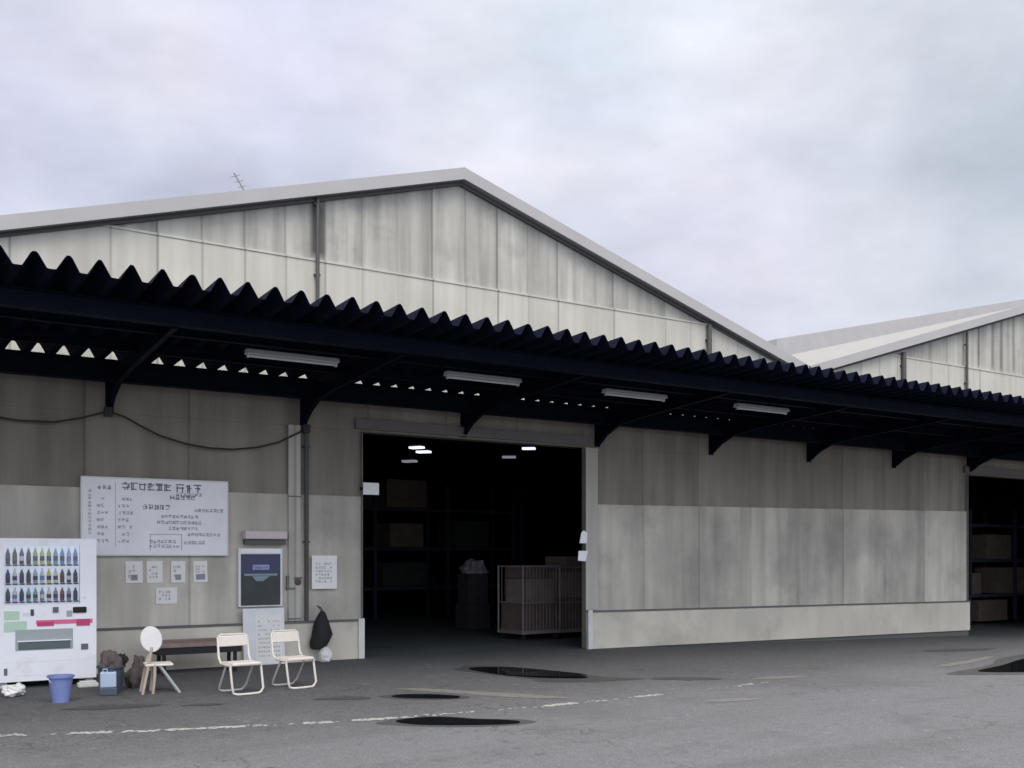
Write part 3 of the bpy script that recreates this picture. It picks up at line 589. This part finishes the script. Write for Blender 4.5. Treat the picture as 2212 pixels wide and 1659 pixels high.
for i, (x, z, wd, h) in enumerate(((9.2, 2.79, 1.0, .8), (10.4, 2.79, .7, .6), (11.5, 2.79, 1.2, .7), (9.4, 1.79, 1.3, .7), (11.6, 1.79, 1.0, .6), (13.6, 1.79, 1.1, .7), (9.3, .79, 1.4, .7), (11.4, .79, 1.3, .6))):
    g = MB(); g.box(0, wd, -.4, .4, 0, h); o = g.build('carton', 'cargo_green' if i % 2 else 'cargo', bevel=.01); o.location = (x, 9.4 + .1 * (x - 9), gz(9, 0) + z); o.rotation_euler.z = .1
    tag(o, 'barely visible carton on the rack deep inside the middle doorway, ' + ['top shelf, leftmost', 'top shelf, middle', 'top shelf, rightmost', 'middle shelf, leftmost', 'middle shelf, second from left', 'middle shelf, rightmost', 'bottom shelf, left', 'bottom shelf, right'][i], 'carton', 'cartons on the deep rack')
rack(24.5, 3.2, 3, 2.2, 3.2, 0, 'tall storage rack inside the doorway at the right edge')
for i, (x, z, wd, h) in enumerate(((24.9, .79, 1.2, .7), (26.4, .79, .9, .6), (25.3, 1.79, 1.5, .6), (27.6, 1.79, 1.2, .7), (28.2, .79, 1.3, .75), (25.0, .01, 1.3, .55), (27.2, .01, 1.4, .6))):
    g = MB(); g.box(0, wd, -.4, .4, 0, h); o = g.build('carton', 'cargo', bevel=.01); o.location = (x, 3.65, gz(24.5, 0) + z)
    tag(o, 'dim carton on the rack inside the right-edge doorway, ' + ['left on the low shelf', 'middle of the low shelf', 'left on the high shelf', 'right on the high shelf', 'right on the low shelf', 'left on the floor', 'right on the floor'][i], 'carton', 'cartons on the right-edge rack')

# ------------------------------------------------------------------ cable
for pts, lab in (([(2.96, 3.47), (3.15, 3.42), (3.34, 3.32), (3.6, 3.20), (3.95, 3.11), (4.27, 3.07), (4.59, 3.07), (4.95, 3.12), (5.26, 3.21), (5.66, 3.42)], 'dark cable sagging along the wall between the two brackets left of the doorway'), ([(.3, 3.5), (.9, 3.40), (1.4, 3.33), (1.9, 3.28), (2.3, 3.29), (2.6, 3.36), (2.94, 3.47)], 'dark cable sagging along the wall out of the left edge of the picture')):
    g = MB(); g.tube([(x, -.09, z) for x, z in pts], .013, 6); tag(g.build('cable', 'cable', smooth=True), lab, 'cable', 'cables sagging along the wall')
for x, z, lab in ((2.95, 3.47, 'small dark junction box where the two sagging cables meet'), (5.67, 3.43, 'small dark junction box at the top of the downpipe left of the doorway')):
    g = MB(); g.box(-.05, .05, -.10, -.03, -.06, .06); g.box(-.02, .02, -.112, -.10, -.03, .03); o = g.build('junction_box', 'cable', bevel=.006); o.location = (x, -.02, z); tag(o, lab, 'junction box', 'junction boxes on the wall')

# ------------------------------------------------------------------ vending machine
def vending():
    x0, x1, yf, yb, z0, z1 = 1.53, 2.605, -1.10, -.42, .14, 1.80
    t = thing('vending_machine', 'white drinks vending machine standing against the wall at the left edge', 'vending machine', (2.07, -.75, .06))
    T = Matrix.Translation((-2.07, .75, -.06))
    def b(mb, n, m, par=None, **k):
        o = mb.build(n, m, par or t, **k)
        if par is None: o.matrix_parent_inverse = T
        return o
    g = MB(); g.box(x0, x1, yf + .08, yb, z0, z1); b(g, 'body', 'white', bevel=.01)
    # door with window, recess and slot openings
    wx0, wx1, wz0, wz1 = 1.60, 2.42, 1.03, 1.72
    g = MB(); g.box(x0, wx0, yf, yf + .076, z0, z1); g.box(wx1, x1, yf, yf + .076, z0, z1); g.box(wx0, wx1, yf, yf + .076, wz1, z1); g.box(wx0, wx1, yf, yf + .076, z0, wz0); b(g, 'door', 'white')
    g = MB(); g.box(wx0, wx1, yf + .066, yf + .074, wz0, wz1); b(g, 'window_back', 'lit_back')
    rows = [(1.50, .195, ['b_dark', 'b_dark', 'b_dark', 'b_dark', 'b_green', 'b_yellow', 'b_green', 'b_teal', 'b_blue', 'b_pale', 'b_blue']),
            (1.28, .17, ['b_navy', 'b_white', 'b_navy', 'b_dark', 'b_pale', 'b_white', 'b_yellow', 'b_white', 'b_brown', 'b_navy', 'b_dark']),
            (1.07, .16, ['b_dark', 'b_white', 'b_dark', 'b_teal', 'b_teal', 'b_lilac', 'b_white', 'b_lilac', 'b_red', 'b_lilac', 'b_navy'])]
    lastcol = ['b_dark', 'b_brown', 'b_white', 'b_dark', 'b_dark', 'b_navy', 'b_navy', 'b_navy', 'b_navy', 'b_blue', 'b_navy']
    for ri, (z, h, cols) in enumerate(rows):
        g = MB(); g.box(wx0 + .002, wx1 - .002, yf + .006, yf + .066, z - .022, z - .002); b(g, 'shelf', 'b_white' if ri else 'white')
        for i, c in enumerate(cols):
            cxx = wx0 + .045 + i * .073; rr = .024
            g = MB(); g.lathe([(rr * .9, z), (rr, z + .01), (rr, z + h * .62), (rr * .45, z + h * .82), (rr * .42, z + h * .9)], 12, cxx, yf + .036); o = b(g, 'sample_bottle', c, smooth=True)
            g = MB(); g.lathe([(rr * .5, z + h * .9), (rr * .5, z + h * .99)], 10, cxx, yf + .036); cp = b(g, 'cap', 'b_white', par=o)
            g = MB(); g.lathe([(rr + .0012, z + h * .2), (rr + .0012, z + h * .48)], 12, cxx, yf + .036, close=False); b(g, 'bottle_label', lastcol[(i + ri * 4) % 11], par=o)
        g = MB()
        for i in range(11): g.box(wx0 + .02 + i * .073, wx0 + .07 + i * .073, yf - .004, yf + .004, z - .020, z - .004)
        b(g, 'button_row', 'b_navy' if ri == 2 else 'b_dark')
    g = MB(); g.box(wx0 + .001, wx1 - .001, yf + .001, yf + .004, wz0 + .001, wz1 - .001); b(g, 'window_pane', 'pane')
    # panels below the window
    def plate(a, c, za, zb, m, n, d=.008, **k): g = MB(); g.box(a, c, yf - d, yf - .001, za, zb); return b(g, n, m, **k)
    plate(1.60, 1.76, .86, .96, 'mint', 'green_sticker'); plate(1.60, 1.84, .72, .84, 'mint', 'green_panel', .006)
    plate(1.80, 1.90, .90, .94, 'panel_grey', 'sticker'); plate(1.88, 1.915, .90, .975, 'b_dark', 'sticker', .0095)
    plate(2.12, 2.18, .93, .995, 'ink', 'card_reader', .02, bevel=.004); plate(2.12, 2.18, .93, .995, 'ink_light', 'screen', .022) if 0 else None
    plate(2.27, 2.33, .88, .95, 'recess', 'coin_return', .012, bevel=.004)
    o = plate(2.34, 2.49, .92, .99, 'black', 'coin_slot', .022, bevel=.008); 
    plate(1.94, 2.56, .795, .845, 'pink', 'pink_strip', .006); plate(1.95, 2.13, .775, .825, 'magenta', 'strip_emblem', .010); plate(2.38, 2.53, .765, .845, 'magenta', 'strip_emblem', .010)
    plate(1.72, 2.34, .50, .74, 'recess', 'delivery_port', .010, bevel=.006); plate(1.75, 2.31, .51, .60, 'flap', 'delivery_flap', .018, bevel=.006)
    g = MB(); g.box(1.74, 2.32, yf - .03, yf - .010, .600, .612); b(g, 'port_lip', 'white')
    plate(2.43, 2.51, .48, .55, 'ink', 'change_cup', .012, bevel=.006)
    plate(1.60, 1.635, .22, .30, 'ink', 'round_mark', .006)
    plate(1.75, 2.20, .205, .212, 'panel_grey', 'groove', .003); plate(1.55, 2.59, .36, .364, 'panel_grey', 'groove', .003)
    g = MB(); g.tube([(2.47, yf - .012, 1.10), (2.47, yf - .002, 1.10)], .02, 12); b(g, 'lock', 'panel_grey')
    for x in (1.60, 2.54):
        for y in (yf + .12, yb - .08):
            g = MB(); g.box(x - .04, x + .04, y - .04, y + .04, gz(x, y) , z0); b(g, 'foot', 'white_matt')
    g = MB(); g.box(1.68, 2.46, yf + .3, yb - .1, .075, z0 - .002); b(g, 'underside', 'black')
vending()
# ------------------------------------------------------------------ buckets, bags
def bucket(x, y, r0, r1, h, m, name, lab, cat, handle=True, rz_=.3):
    t = thing(name, lab, cat, (x, y, gz(x, y)), rz_)
    g = MB(); g.lathe([(r0, 0), (r1, h), (r1 + .012, h), (r1 + .012, h - .02), (r1 - .006, h - .02)], 28, close=False)
    g.lathe([(r0 - .008, .01), (r1 - .008, h - .005)], 28, close=False); g.lathe([(.001, .005), (r0, .005)], 28, close=False); g.build('shell', m, t, smooth=True)
    if handle:
        g = MB(); g.tube([(math.cos(a) * (r1 + .01), -math.sin(a) * .03 - .0, h - .02 - math.sin(a) * r1 * .7) for a in [i * math.pi / 12 for i in range(13)]], .004, 6); g.build('handle', 'panel_grey', t, smooth=True)
    return t
bucket(1.985, -2.42, .085, .125, .285, 'blue_plastic', 'bucket', 'blue plastic bucket in front of the vending machine', 'bucket')
bucket(2.60, -1.92, .115, .145, .30, 'navy_plastic', 'bin', 'dark navy round bin between the vending machine and the round-backed chair', 'bin', False)
t = thing('container', 'pale blue plastic container in front of the dark navy bin', 'container', (2.52, -2.16, gz(2.5, -2.1)), -.25)
g = MB(); g.box(-.085, .085, -.05, .05, .085, .26); g.build('body', 'pale_blue', t, bevel=.015)
g = MB(); g.box(-.095, .095, -.06, .06, 0, .084); g.build('base', 'navy_plastic', t, bevel=.008)
g = MB(); g.lathe([(.028, .26), (.028, .285)], 12, .03, 0); g.build('lid', 'navy_plastic', t)
g = MB(); g.tube([(-.055, 0, .26), (-.055, 0, .288), (-.01, 0, .288), (-.01, 0, .26)], .007, 6); g.build('grip', 'pale_blue', t)
g = MB(); g.blob((0, 0, .12), (.13, .10, .14), 4, .25); o = g.build('sack', 'brown', smooth=True); o.location = (2.60, -1.92, .25); tag(o, 'crumpled brown sack stuffed in the dark navy bin', 'sack')
g = MB(); g.blob((0, 0, .15), (.11, .10, .17), 9, .35, flat=0); o = g.build('rubbish_bag', 'brown', smooth=True); o.location = (2.95, -1.70, gz(2.9, -1.7)); tag(o, 'brown lumpy bag behind the round-backed chair', 'bag')
g = MB(); g.blob((0, 0, .14), (.06, .06, .09), 3, .3); o = g.build('dark_bundle', 'black', smooth=True); o.location = (2.72, -1.9, .26); tag(o, 'small black bundle on top of the dark navy bin', 'bundle')
g = MB(); g.blob((0, 0, .06), (.12, .09, .07), 5, .25, flat=0); g.blob((.05, 0, .12), (.03, .03, .03), 2, .2, 2); o = g.build('plastic_bag', 'white_matt', smooth=True); o.location = (1.62, -1.75, gz(1.6, -1.7)); tag(o, 'small white plastic bag lying at the left front foot of the vending machine', 'bag')
g = MB(); g.box(-.11, .11, -.07, .07, 0, .05); g.box(-.09, .09, -.05, .05, .05, .07); o = g.build('block', 'white_matt', bevel=.01); o.location = (2.46, -1.35, gz(2.4, -1.3)); tag(o, 'flat white block between the blue bucket and the navy bin', 'block')

# ------------------------------------------------------------------ bench
t = thing('bench', 'low reddish-brown bench against the wall under the notices', 'bench', (3.95, -.62, 0))
g = MB(); g.box(-.56, .56, -.19, .0, .42, .475); g.box(-.56, .56, .012, .19, .42, .475); g.build('seat', 'bench_brown', t, bevel=.008)
g = MB(); g.box(-.54, .54, -.17, .17, .33, .418); g.build('apron', 'black', t)
for x in (-.48, .44):
    for y in (-.15, .11):
        g = MB(); g.box(x, x + .04, y, y + .04, .06, .33); g.build('leg', 'black', t)
g = MB(); g.box(-.56, .56, .165, .19, .476, .50); g.build('back_rail', 'bench_brown', t)

# ------------------------------------------------------------------ folding chairs
def chair(x, y, rz_, lab):
    t = thing('folding_chair', lab, 'chair', (x, y, gz(x, y)), rz_, 'white tubular folding chairs')
    w2 = .185; r = .0135
    def arc(c, a0, a1, rad, y, n=5): return [(c[0] + rad * math.cos(a0 + (a1 - a0) * i / n), y, c[1] + rad * math.sin(a0 + (a1 - a0) * i / n)) for i in range(n + 1)]
    # front frame: floor loop, rises past the seat to the back
    def frame(yb, yt, zt, n=5):
        pts = []; zr = .05
        pts.append((-w2, yt, zt)); pts.append((-w2, yb + (yt - yb) * .12, .07))
        pts += [(-w2 + .02, yb + .02, .025), (-w2 + .06, yb - .0, r), (0, yb - .015, r), (w2 - .06, yb - .0, r), (w2 - .02, yb + .02, .025), (w2, yb + (yt - yb) * .12, .07), (w2, yt, zt)]
        return pts
    g = MB(); g.tube(frame(-.20, -.13, .33), r, 8); g.build('leg', 'tube_white', t, smooth=True)
    g = MB(); p = frame(.22, .02, .32); g.tube([(a * .88, b_, c) for a, b_, c in p], r * .9, 8); g.build('leg', 'tube_white', t, smooth=True)
    g = MB(); g.tube([(-w2, -.15, .325), (-w2, .10, .335), (-w2, .17, .40), (-w2 + .005, .21, .63), (-w2 + .04, .215, .655), (w2 - .04, .215, .655), (w2 - .005, .21, .63), (w2, .17, .40), (w2, .10, .335), (w2, -.15, .325)], r, 8); g.build('back_frame', 'tube_white', t, smooth=True)
    g = MB(); g.box(-w2 + .01, w2 - .01, -.17, .12, .325, .36); g.build('seat', 'pad', t, bevel=.012)
    g = MB(); g.box(-w2 + .012, w2 - .012, .185, .205, .52, .645, ); g.build('backrest', 'pad', t, bevel=.01)
chair(3.83, -2.72, .12, 'white folding chair left of the other, right of the bench in front of the board')
chair(4.53, -2.55, .18, 'white folding chair right of the other, nearest the black bag')
# round-backed wooden chair beside them
t = thing('round_backed_chair', 'old wooden folding chair with a round white backrest, left of the bench', 'chair', (3.0, -2.2, gz(3, -2.2)), -.15)
g = MB(); m_ = Matrix.Translation((-.02, .06, .60)) @ Matrix.Rotation(-.20, 4, 'Y') @ Matrix.Rotation(R(90), 4, 'X')
q = MB(); q.lathe([(.06, -.012), (.122, -.01), (.130, 0), (.122, .01), (.06, .014)], 28); bmesh.ops.transform(q.b, matrix=m_ @ Matrix.Diagonal((.92, 1.15, 1, 1)), verts=q.b.verts); q.build('backrest', 'white_matt', t, smooth=True)
for y in (-.14, .14):
    g = MB(); g.tube([(-.13, y, .0), (-.08, y, .25), (-.03, y * .7, .52)], .017, 7); g.build('leg', 'wood', t, smooth=True)
    g = MB(); g.tube([(-.02, y, 0), (-.0, y, .2), (.0, y, .33)], .016, 7); g.build('leg', 'wood', t, smooth=True)
    g = MB(); g.tube([(.05, y * .9, .32), (.27, y * .9, .0)], .017, 7); g.build('leg', 'grey_green', t, smooth=True)
g = MB(); g.box(-.10, .20, -.15, .15, .31, .335); g.build('seat', 'pad', t, bevel=.008)
g = MB()
for k in (.25, .5, .75): g.tube([(.05 + .22 * k, -.126, .32 * (1 - k)), (.05 + .22 * k, .126, .32 * (1 - k))], .012, 6)
g.build('stretcher', 'grey_green', t)

# ------------------------------------------------------------------ signs on the wall
def glyph(g, x, z, s, y, rnd, tk=.12):
    """one cell of brush-like strokes, no real character"""
    tk *= .8; hs = rnd.sample((.06, .28, .5, .72, .88), rnd.choice((2, 3, 3, 4))); vs = rnd.sample((.08, .3, .5, .7, .86), rnd.choice((1, 2, 2, 3)))
    for h in hs:
        a, c = (0.04, .96) if rnd.random() < .6 else (rnd.uniform(.1, .35), rnd.uniform(.6, .95)); g.box(x + a * s, x + c * s, y, y + .002, z + h * s, z + (h + tk) * s)
    for v in vs:
        a, c = (0.02, .98) if rnd.random() < .5 else (rnd.uniform(.0, .4), rnd.uniform(.6, .98)); g.box(x + v * s, x + (v + tk) * s, y - .0003, y + .0017, z + a * s, z + c * s)
rnd = random.Random(11)
t = thing('notice_board', 'big white board full of faded writing on the wall behind the vending machine', 'notice board', (3.57, -.03, 1.6))
def tb(mb, n, m, par=None, **k):
    o = mb.build(n, m, par or t, **k); o.matrix_parent_inverse = Matrix.Translation(-t.location); return o
bx0, bx1, bz0, bz1 = 2.62, 4.53, 1.60, 2.62
g = MB(); g.box(bx0, bx1, -.075, -.03, bz0, bz1); tb(g, 'panel', 'board', bevel=.004)
g = MB()
for a, c, za, zb in ((bx0, bx1, bz1 - .018, bz1 + .004), (bx0, bx1, bz0 - .004, bz0 + .014), (bx0 - .004, bx0 + .014, bz0 + .014, bz1 - .018), (bx1 - .014, bx1 + .004, bz0 + .014, bz1 - .018)): g.box(a, c, -.082, -.028, za, zb)
tb(g, 'rim', 'white_matt')
g = MB(); Y = -.0775
for i in range(6): glyph(g, bx0 + .50 + i * .108, bz1 - .16, .10, Y, rnd, .17)
for i in range(3): glyph(g, bx0 + 1.20 + i * .115, bz1 - .175, .115, Y, rnd, .17)
for i in range(5): glyph(g, bx0 + 1.12 + i * .07, bz1 - .27, .06, Y, rnd, .17)
for i in range(3): glyph(g, bx0 + .20 + i * .06, bz1 - .16, .05, Y, rnd, .15)
for i in range(5): glyph(g, bx0 + .76 + i * .075, bz1 - .41, .065, Y, rnd, .17)
tb(g, 'title_writing', 'ink')
g = MB()
for r_ in range(7):
    for c0, n in ((.19, 3), (.45, 4)):
        for i in range(n - (r_ % 2)):
            if rnd.random() < .85: glyph(g, bx0 + c0 + i * .05, bz1 - .30 - r_ * .092, .042, Y, rnd, .17)
for i in range(12): glyph(g, bx0 + .085, bz1 - .20 - i * .05, .038, Y, rnd, .14)
for r_, (c0, n, zo) in enumerate(((1.2, 7, .22), (1.45, 8, .43), (1.0, 10, .52), (.95, 12, .60), (1.1, 8, .68), (1.35, 9, .76), (.85, 7, .86), (.85, 8, .92), (1.30, 6, .87))):
    for i in range(n):
        if bx0 + c0 + i * .05 < bx1 - .06: glyph(g, bx0 + c0 + i * .05, bz1 - zo, .046, Y, rnd, .17)
g.box(bx0 + .86, bx0 + 1.28, Y, Y + .002, bz1 - .742, bz1 - .734); g.box(bx0 + .86, bx0 + .868, Y, Y + .002, bz1 - .95, bz1 - .742); g.box(bx0 + 1.272, bx0 + 1.28, Y, Y + .002, bz1 - .95, bz1 - .742)
g.box(bx0 + .42, bx0 + .425, Y, Y + .002, bz1 - .9, bz1 - .06)
tb(g, 'small_writing', 'ink_light')
def notice(x0, x1, z0, z1, lab, y=-.022, m='paper', group='paper notices under the big board', rows=4, tilt=0.0, name='paper_notice', pic=0):
    t = thing(name, lab, 'notice', ((x0 + x1) / 2, y, (z0 + z1) / 2), 0, group); t.rotation_euler.y = tilt
    wd, h = x1 - x0, z1 - z0
    g = MB(); g.box(-wd / 2, wd / 2, -.004, 0, -h / 2, h / 2); g.build('sheet', m, t)
    g = MB(); s_ = h * .55 / rows
    for r_ in range(rows):
        n = int(wd * .72 / s_)
        for i in range(n):
            if rnd.random() < .85: glyph(g, -wd * .36 + i * s_, h * .26 - (r_ + .5) * s_ * 1.15 , s_ * .8, -.0062, rnd, .14)
    g.build('writing', 'ink_light', t)
    if pic:
        g = MB(); g.box(-wd * pic, wd * pic, -.0065, -.0045, -h * .38, -h * .12); g.build('printed_block', 'ink_light', t)
    return t
for (a, c, lab, n) in ((3.18, 3.40, 'white paper notice, first from the left in the row under the board', 3), (3.45, 3.66, 'white paper notice, second from the left in the row under the board', 4), (3.77, 3.96, 'white paper notice, third from the left in the row under the board', 3), (4.07, 4.26, 'faint white paper notice, rightmost of the row under the board', 5)):
    notice(a, c, 1.235, 1.525, lab, rows=n, tilt=random.uniform(-.03, .03), pic={3: .2, 5: .33}.get(n, 0))
notice(3.57, 3.85, .95, 1.17, 'single paper notice lower than the row of four, above the bench', group=None, rows=3)
notice(5.76, 6.15, 1.115, 1.60, 'large white notice on the wall right of the downpipe, left of the doorway', y=-.075, group=None, rows=6)
# hooded lamp and dark poster sign
t = thing('sign_lamp', 'pinkish-white box lamp on the wall over the dark blue poster', 'lamp', (5.05, -.02, 1.83))
g = MB(); g.box(-.305, .305, -.16, 0, .0, .115); g.build('hood', 'hood', t, bevel=.012)
g = MB(); g.box(-.29, .30, -.10, -.002, -.075, -.002); g.build('hood_shadow', 'shadow_paint', t)  # dark box standing in for the shadow under the hood
t = thing('poster_case', 'white framed dark blue and green poster on the wall above the grey panel', 'poster', (5.0, -.02, .90))
g = MB(); g.box(-.32, .32, -.05, 0, -.02, .80); g.build('case', 'panel_grey', t, bevel=.005)
g = MB(); g.box(-.29, .29, -.062, -.052, .735, .795); g.build('header_strip', 'white', t)
g = MB(); g.box(-.285, .285, -.058, -.0505, .0, .72); g.build('poster', 'dark_green', t)
g = MB(); g.box(-.27, .27, -.0605, -.0585, .43, .70); g.build('blue_field', 'navy', t)
g = MB(); g.box(-.12, .12, -.0625, -.061, .50, .57); g.build('title_bar', 'poster_light', t)
g = MB(); g.box(-.24, .24, -.0640, -.0615, .415, .445)
g.prism([(-.13, -.0640, .41), (.13, -.0640, .41), (.03, -.0640, .34), (-.07, -.0640, .34)], (0, .0025, 0)); g.build('pale_band', 'poster_teal', t)
g = MB()
for i in range(5): glyph(g, -.115 + i * .045, .51, .036, -.0645, rnd, .15)
g.build('writing', 'navy', t)
t = thing('leaning_panel', 'light grey sheet with faint print standing below the dark poster behind the chairs', 'panel', (5.02, -.16, .06))
g = MB(); g.box(-.30, .30, -.02, .0, 0, .80, Matrix.Rotation(-.06, 4, 'X')); g.build('sheet', 'panel_grey', t, bevel=.003)
g = MB(); g.box(-.13, .26, -.024, -.021, .03, .70, Matrix.Rotation(-.06, 4, 'X')); g.build('paper', 'paper', t)
g = MB()
for r_ in range(9):
    for i in range(9):
        if rnd.random() < .8: glyph(g, -.09 + i * .036, .60 - r_ * .06, .026, -.0258, rnd, .13)
o = g.build('writing', 'ink_light', t); o.rotation_euler.x = -.06
# little meter + valve between poster and downpipe
t = thing('key_box', 'small dark lock and bracket on the wall between the poster and the downpipe', 'lock', (5.50, -.02, 1.22))
g = MB(); g.box(-.11, -.07, -.03, 0, -.11, .09); g.box(-.11, .02, -.035, 0, -.11, -.08); g.build('bracket', 'seam', t)
g = MB(); g.lathe([(.05, 0), (.055, .02), (.045, .045)], 14); bmesh.ops.transform(g.b, matrix=Matrix.Translation((.06, 0, .0)) @ Matrix.Rotation(R(90), 4, 'X'), verts=g.b.verts); g.build('dial', 'brown', t, smooth=True)
g = MB(); g.box(.0, .12, -.04, 0, .04, .07); g.build('arm', 'seam', t)
# pilaster
t = thing('pilaster', 'pale vertical cover strip on the wall just left of the downpipe', 'cover strip', (5.52, -.012, .66))
g = MB(); g.box(-.10, .08, -.035, 0, 0, 2.82); g.build('strip', 'gable_low', t, bevel=.004)
g = MB(); g.box(-.105, .085, -.04, -.035, 1.78, 1.80); g.box(-.105, .085, -.04, -.035, .02, .04); g.build('band', 'seam', t)
# name plates on the jambs
t = thing('jamb_plate', 'small pale plate sticking out from the left jamb high in the doorway', 'plate', (6.70, -.07, 2.60))
g = MB(); g.box(-.13, .13, -.012, 0, -.09, .09); g.build('plate', 'panel_grey', t, bevel=.004)
g = MB(); g.box(-.16, -.10, 0, .04, -.02, .02); g.build('bracket', 'steel', t)
t = thing('hanging_tag', 'upper white tag on the right jamb of the doorway', 'tag', (10.67, -.09, 1.92), 0, 'white tags on the right jamb')
g = MB(); g.prism([(-.09, 0, -.11), (.06, 0, -.11), (.08, 0, .07), (.0, 0, .11), (-.05, 0, .07)], (0, .012, 0)); g.build('tag', 'white', t, bevel=.003)
g = MB(); g.tube([(0, .006, .1), (.02, .03, .16)], .004, 5); g.build('string', 'cable', t)
t = thing('hanging_tag', 'lower white tag on the right jamb of the doorway', 'tag', (10.67, -.09, 1.60), 0, 'white tags on the right jamb')
g = MB(); g.prism([(-.12, 0, -.09), (.04, 0, -.10), (.09, 0, .08), (-.11, 0, .08)], (0, .012, 0)); g.build('tag', 'white', t, bevel=.003)
g = MB(); g.tube([(0, .006, .08), (.02, .03, .13)], .004, 5); g.build('string', 'cable', t)
# black bag hung by the second chair
t = thing('black_bag', 'black bag hanging on the wall beside the right folding chair', 'bag', (5.86, -.22, .50))
g = MB(); g.lathe([(.02, .30), (.05, .27), (.09, .19), (.13, .08), (.15, -.04), (.145, -.15), (.11, -.23), (.06, -.25)], 18)
for v in g.b.verts:
    k = 1 + .10 * math.sin(v.co.z * 22 + v.co.x * 15) + .06 * math.sin(v.co.y * 30); v.co.x *= k; v.co.y *= .75
    if v.co.z < -.1: v.co.x -= (-.1 - v.co.z) * .5
g.build('sack', 'black', t, smooth=True)
g = MB(); g.tube([(-.01, 0, .29), (-.02, .05, .34), (-.01, .17, .37), (.01, .06, .34), (.01, 0, .29)], .007, 6); g.build('strap', 'black', t)
g = MB(); g.blob((0, 0, .09), (.10, .08, .11), 21, .22, flat=0); o = g.build('plastic_bag', 'white_matt', smooth=True); o.location = (5.88, -.30, gz(5.9, -.3)); tag(o, 'white plastic bag on the ground under the black bag', 'bag')
